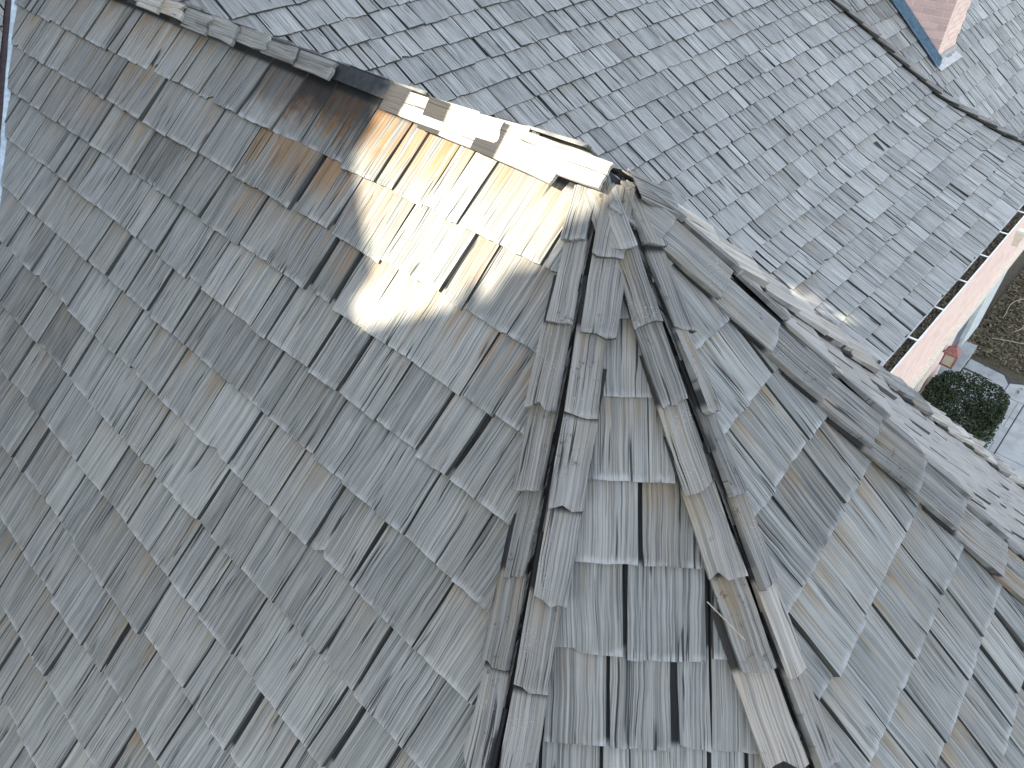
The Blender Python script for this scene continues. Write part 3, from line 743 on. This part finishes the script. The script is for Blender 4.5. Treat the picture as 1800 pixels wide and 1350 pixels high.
# stamped landing: irregular ashlar pieces
rg = random.Random(14)
def ashlar(s0, s1, c0, c1, z, mat):
    c = c0
    while c < c1 - .01:
        L = min(rg.uniform(.22, .46), c1 - c)
        if c1 - c - L < .12: L = c1 - c
        cuts = [s0] + sorted(rg.sample([s0 + (s1 - s0) * k / 4 for k in (1, 2, 3)], rg.choice((1, 2)))) + [s1]
        for a, b in zip(cuts, cuts[1:]): paver([(a + .003, c + .003), (b - .003, c + .003), (b - .003, c + L - .003), (a + .003, c + L - .003)], z + rg.uniform(-.0012, .0012), mat)
        c += L
ashlar(4.785, 5.215, 6.9, 9.93, .012, M_CON2)
ashlar(5.415, 5.715, 6.4, 9.70, .006, M_CON2)
paver([(5.415, 9.72), (5.72, 9.71), (6.4, 9.68), (6.4, 10.0), (5.60, 10.18), (5.42, 10.06)], .007, M_CON2)
for k in range(5): paver([(5.728, 9.69 - 1.3 * k), (9.4, 9.55 - 1.3 * k), (9.4, 8.27 - 1.3 * k), (5.728, 8.40 - 1.3 * k)], .008, M_CON2)

# leaf litter and ground cover right of the path (too many to count)
rl = random.Random(33); VV = []; FF = []; SS = []; RR = []
def leaf_quad(c, L, Wd, rng, flat_=.35):
    a = rng.uniform(0, 2 * math.pi); x = np.array([math.cos(a), math.sin(a), rng.gauss(0, flat_)]); x /= np.linalg.norm(x)
    y = np.cross([rng.gauss(0, flat_), rng.gauss(0, flat_), 1], x); y /= np.linalg.norm(y); z_ = np.cross(x, y)
    n = len(VV); VV.extend([c - x * L / 2, c + y * Wd / 2 + z_ * L * .08, c + x * L / 2, c - y * Wd / 2 + z_ * L * .08]); FF.append((n, n + 1, n + 2, n + 3))
    k = rng.random(); SS.extend([(0, 0, 0)] * 4); RR.extend([(k, rng.random(), 0, 0)] * 4)
for i in range(14000):
    s, c = 4.6 + 4.5 * rl.random() ** 1.6, rl.uniform(9.9, 15.5)
    if c < 10.5 - max(0, s - 4.8) * .1 and s > 4.78: 
        if rl.random() > .03: continue
    P_ = sc(s, c, -.02 + rl.uniform(0, .05)); leaf_quad(P_, rl.uniform(.04, .11), rl.uniform(.02, .045), rl)
GL = ([], [], [], [])
def gutter_leaves():
    global VV, FF, SS, RR
    keep = VV, FF, SS, RR; VV, FF, SS, RR = GL; r = random.Random(66)
    for i in range(1500): leaf_quad(sc(S_EAVE + .03 + r.uniform(.005, .075), r.uniform(g0 + .1, g1 - .1), Z_EAVE - .05 + r.uniform(-.008, .008)), r.uniform(.02, .055), r.uniform(.008, .02), r, .4)
    VV, FF, SS, RR = keep
gutter_leaves()
def leaf_material(name, cols, rough=.6):
    m, t, b = newmat(name); g = NT(t); ar = g.n('ShaderNodeAttribute', attribute_name='srnd'); sr = g.n('ShaderNodeSeparateColor'); t.links.new(ar.outputs['Color'], sr.inputs[0])
    r = g.n('ShaderNodeValToRGB'); t.links.new(sr.outputs[0], r.inputs[0]); el = r.color_ramp.elements
    while len(el) < len(cols): el.new(.5)
    for i, c in enumerate(cols): el[i].position = i / (len(cols) - 1); el[i].color = (*c, 1)
    t.links.new(r.outputs[0], b.inputs['Base Color']); b.inputs['Roughness'].default_value = rough; b.inputs['Specular IOR Level'].default_value = .3; return m
tag(mesh("leaf_litter", VV, FF, leaf_material("dry_leaves", [(.03, .024, .017), (.075, .055, .034), (.13, .10, .06), (.07, .078, .03), (.21, .17, .12), (.055, .05, .024)]), attrs=(SS, RR)), "brown and green leaf litter covering the bed beside the path", "leaf litter", kind='stuff')

tag(mesh('fallen_leaves', GL[0], GL[1], bpy.data.materials['dry_leaves'], gut, attrs=(GL[2], GL[3])), kind='stuff')

# clipped evergreen shrub by the porch: box of small leaves over stems
shrub = empty("clipped_shrub", sc(5.14, 8.30, 0), "dark green clipped evergreen shrub between the brick pier and the path", "shrub")
VV, FF, SS, RR = [], [], [], []
rs = random.Random(17); H = .78; SCN, CCN = 5.10, 8.12
def shrub_r(th): return (abs(math.cos(th) / .50) ** 3.2 + abs(math.sin(th) / .72) ** 3.2) ** (-1 / 3.2)
for i in range(15000):
    th = rs.uniform(0, 2 * math.pi); z = H * (1 - rs.random() ** 1.6 * .98)
    k = rs.random() ** .30
    if rs.random() < .55: z = H - abs(rs.gauss(0, .05)); k = math.sqrt(rs.random())
    rad = shrub_r(th) * k * (1 - .10 * max(0, (z / H - .75) / .25) ** 2)
    lump = noise.noise((math.cos(th) * k * 3.0, math.sin(th) * k * 3.0, z * 3)) * .05
    P_ = sc(SCN + math.cos(th) * (rad + lump), CCN + math.sin(th) * (rad + lump), z + lump + rs.gauss(0, .012))
    leaf_quad(P_, rs.uniform(.03, .055), rs.uniform(.014, .024), rs, .8)
mesh("foliage", VV, FF, leaf_material("evergreen_leaves", [(.006, .012, .004), (.011, .023, .007), (.022, .042, .012), (.014, .028, .008)], .45), shrub, attrs=(SS, RR))
M_BARK = plain("bark", (.07, .055, .042), .95, .4, 25, .01)
stems = MB()
for k in range(7):
    a = k * .9; b0 = sc(SCN + .08 * math.cos(a), CCN + .1 * math.sin(a), -.02); b1 = sc(SCN + .3 * math.cos(a), CCN + .42 * math.sin(a), .62)
    stems.tube([b0, (b0 + b1) / 2 + ZUP * .06, b1], [.02, .014, .006], 6)
stems.build("stem", M_BARK, shrub)

# dry twigs trailing at the foot of the wall, and one straw on the roof
M_TWIG = plain("dry_twig", (.34, .30, .24), .8, .2, 40)
for k, (s, c, a, L) in enumerate(((4.85, 11.0, .4, .9), (5.0, 11.4, 1.1, .7), (4.75, 11.7, 1.4, 1.1))):
    pts = [sc(s + math.cos(a) * L * t + .06 * math.sin(t * 5 + k), c + math.sin(a) * L * t + .05 * math.cos(t * 4), .02 + .05 * math.sin(t * 3)) for t in np.linspace(0, 1, 9)]
    tag(MB().tube(pts, .006, 5).build("dry_twig", M_TWIG), ["bent dry twig at the wall foot nearest the porch slab", "short dry twig lying on the leaf litter by the wall", "long dry twig farthest along the wall foot"][k], "twig", "dry twigs along the wall foot")
uS = SL['B']; sp0, sp1 = uS.at(-.34, 1.30, .055), uS.at(-.42, 1.40, .075)
sp0 = uS.at(*(.0, 1.3), .05)
tw0 = uS.at(-.30, 1.335, .045); tw1 = uS.at(-.395, 1.43, .085)
tag(MB().tube([tw0, (tw0 + tw1) / 2 + uS.n * .006, tw1], .0022, 5).build("straw", M_TWIG), "single pale straw lying on the narrow middle slope", "straw")

# ------------------------------------------------------------------ unseen tree added to block sun, crown gap cut to shape the sun patch
fa = A.f
PATCH = [(1.12, -.075), (1.06, .18), (.98, .38), (.80, .50), (.70, .68), (.60, .88), (.46, .76), (.29, .64), (.14, .46), (.04, .33), (-.03, .16), (-.11, -.075)]
def inside(p, poly):
    c = False; n = len(poly)
    for i in range(n):
        (x0, y0), (x1, y1) = poly[i], poly[i - 1]
        if (y0 > p[1]) != (y1 > p[1]) and p[0] < (x1 - x0) * (p[1] - y0) / (y1 - y0) + x0: c = not c
    return c
nAp = A.n
PC = np.mean(np.array(PATCH), 0); WIDE = [tuple(PC + (np.array(q) - PC) * 1.5) for q in PATCH]
def gap_in_crown(X):
    t = ((X - APEX) @ nAp) / (SUN @ nAp); Y = X - SUN * t; u, v = A.uv(Y)
    return inside((u * mu, v), WIDE if (X - TC) @ SUN > 0 else PATCH)
rx = np.array([math.sin(SUN_AZ), -math.cos(SUN_AZ), 0]); qx = np.cross(rx, SUN); qx = qx if qx[2] > 0 else -qx
TC = APEX + SUN * 15.5 + rx * 1.9 + qx * 1.9
tree = empty("added_blocker_tree", (TC[0], TC[1], -.03), "tallest unseen tree, added behind the viewer to block sun, crown gap shaping the sun patch", "tree")
bm = bmesh.new(); bmesh.ops.create_icosphere(bm, subdivisions=7, radius=1)
R3 = np.array([6.6, 6.6, 7.2]); kill = []
for v in bm.verts:
    d = np.array(v.co); k = 1 + .10 * noise.noise(v.co * 2.2) + .05 * noise.noise(v.co * 7)
    v.co = Vector(TC + d * R3 * k)
for f in bm.faces:
    if gap_in_crown(np.array(f.calc_center_median())): kill.append(f)
bmesh.ops.delete(bm, geom=kill, context='FACES')
me = bpy.data.meshes.new("crown"); 
for v in bm.verts: v.co -= Vector(TC)
bm.to_mesh(me); bm.free(); M_CROWN = plain("crown_green", (.05, .085, .03), .8, .5, 3); me.materials.append(M_CROWN)
link(bpy.data.objects.new("crown", me), TC, tree)
VV, FF, SS, RR = [], [], [], []; rt_ = random.Random(4)
for i in range(9000):
    d = np.array([rt_.gauss(0, 1) for _ in range(3)]); d /= np.linalg.norm(d)
    X = TC + d * R3 * (1 + .10 * noise.noise(Vector(d) * 2.2)) * rt_.uniform(.97, 1.06)
    if gap_in_crown(X): continue
    leaf_quad(X, rt_.uniform(.12, .3), rt_.uniform(.08, .16), rt_, .8)
mesh("leaf_sprays", VV, FF, leaf_material("tree_leaves", [(.03, .055, .015), (.06, .10, .03), (.09, .13, .04)]), tree, attrs=(SS, RR))
MB().tube([(TC[0], TC[1], -.05), (TC[0] + .1, TC[1], 4), (TC[0], TC[1] + .1, 9), (TC[0], TC[1], 15)], [.55, .42, .34, .2], 12).build("trunk", M_BARK, tree)

# unseen trees added farther round behind the viewer to cut low sky light
bm = bmesh.new(); bmesh.ops.create_icosphere(bm, subdivisions=5, radius=1)
for v in bm.verts: v.co = Vector(np.array(v.co) * R3 * (1 + .12 * noise.noise(v.co * 2.0) + .06 * noise.noise(v.co * 6)))
cm = bpy.data.meshes.new("crown"); bm.to_mesh(cm); bm.free(); cm.materials.append(M_CROWN)
tm = None
for k, (aa, dist, hz, sc_, lab) in enumerate(((183, 15, 8.5, .92, "unseen tree added to block low sky light, to the left of the tallest tree"), (268, 15, 7.6, .90, "unseen tree added to block low sky light, to the right of the tallest tree"), (152, 22, 7.5, 1.0, "unseen tree added to block low sky light, far to the left behind the long ridge"))):
    B = np.array([math.cos(aa * D) * dist, math.sin(aa * D) * dist, 0]); C_ = B + ZUP * hz
    te = empty("added_blocker_tree", (B[0], B[1], -.03), lab, "tree", "unseen trees added to block light")
    o = link(bpy.data.objects.new("crown", cm), C_, te); o.scale = (sc_, sc_, sc_); o.rotation_euler = (0, 0, k * 1.3)
    MB().tube([(B[0], B[1], -.05), (B[0] + .1, B[1], 3), (B[0], B[1] + .1, hz)], [.45, .36, .25], 10).build("trunk", M_BARK, te)
tree["group"] = "unseen trees added to block light"
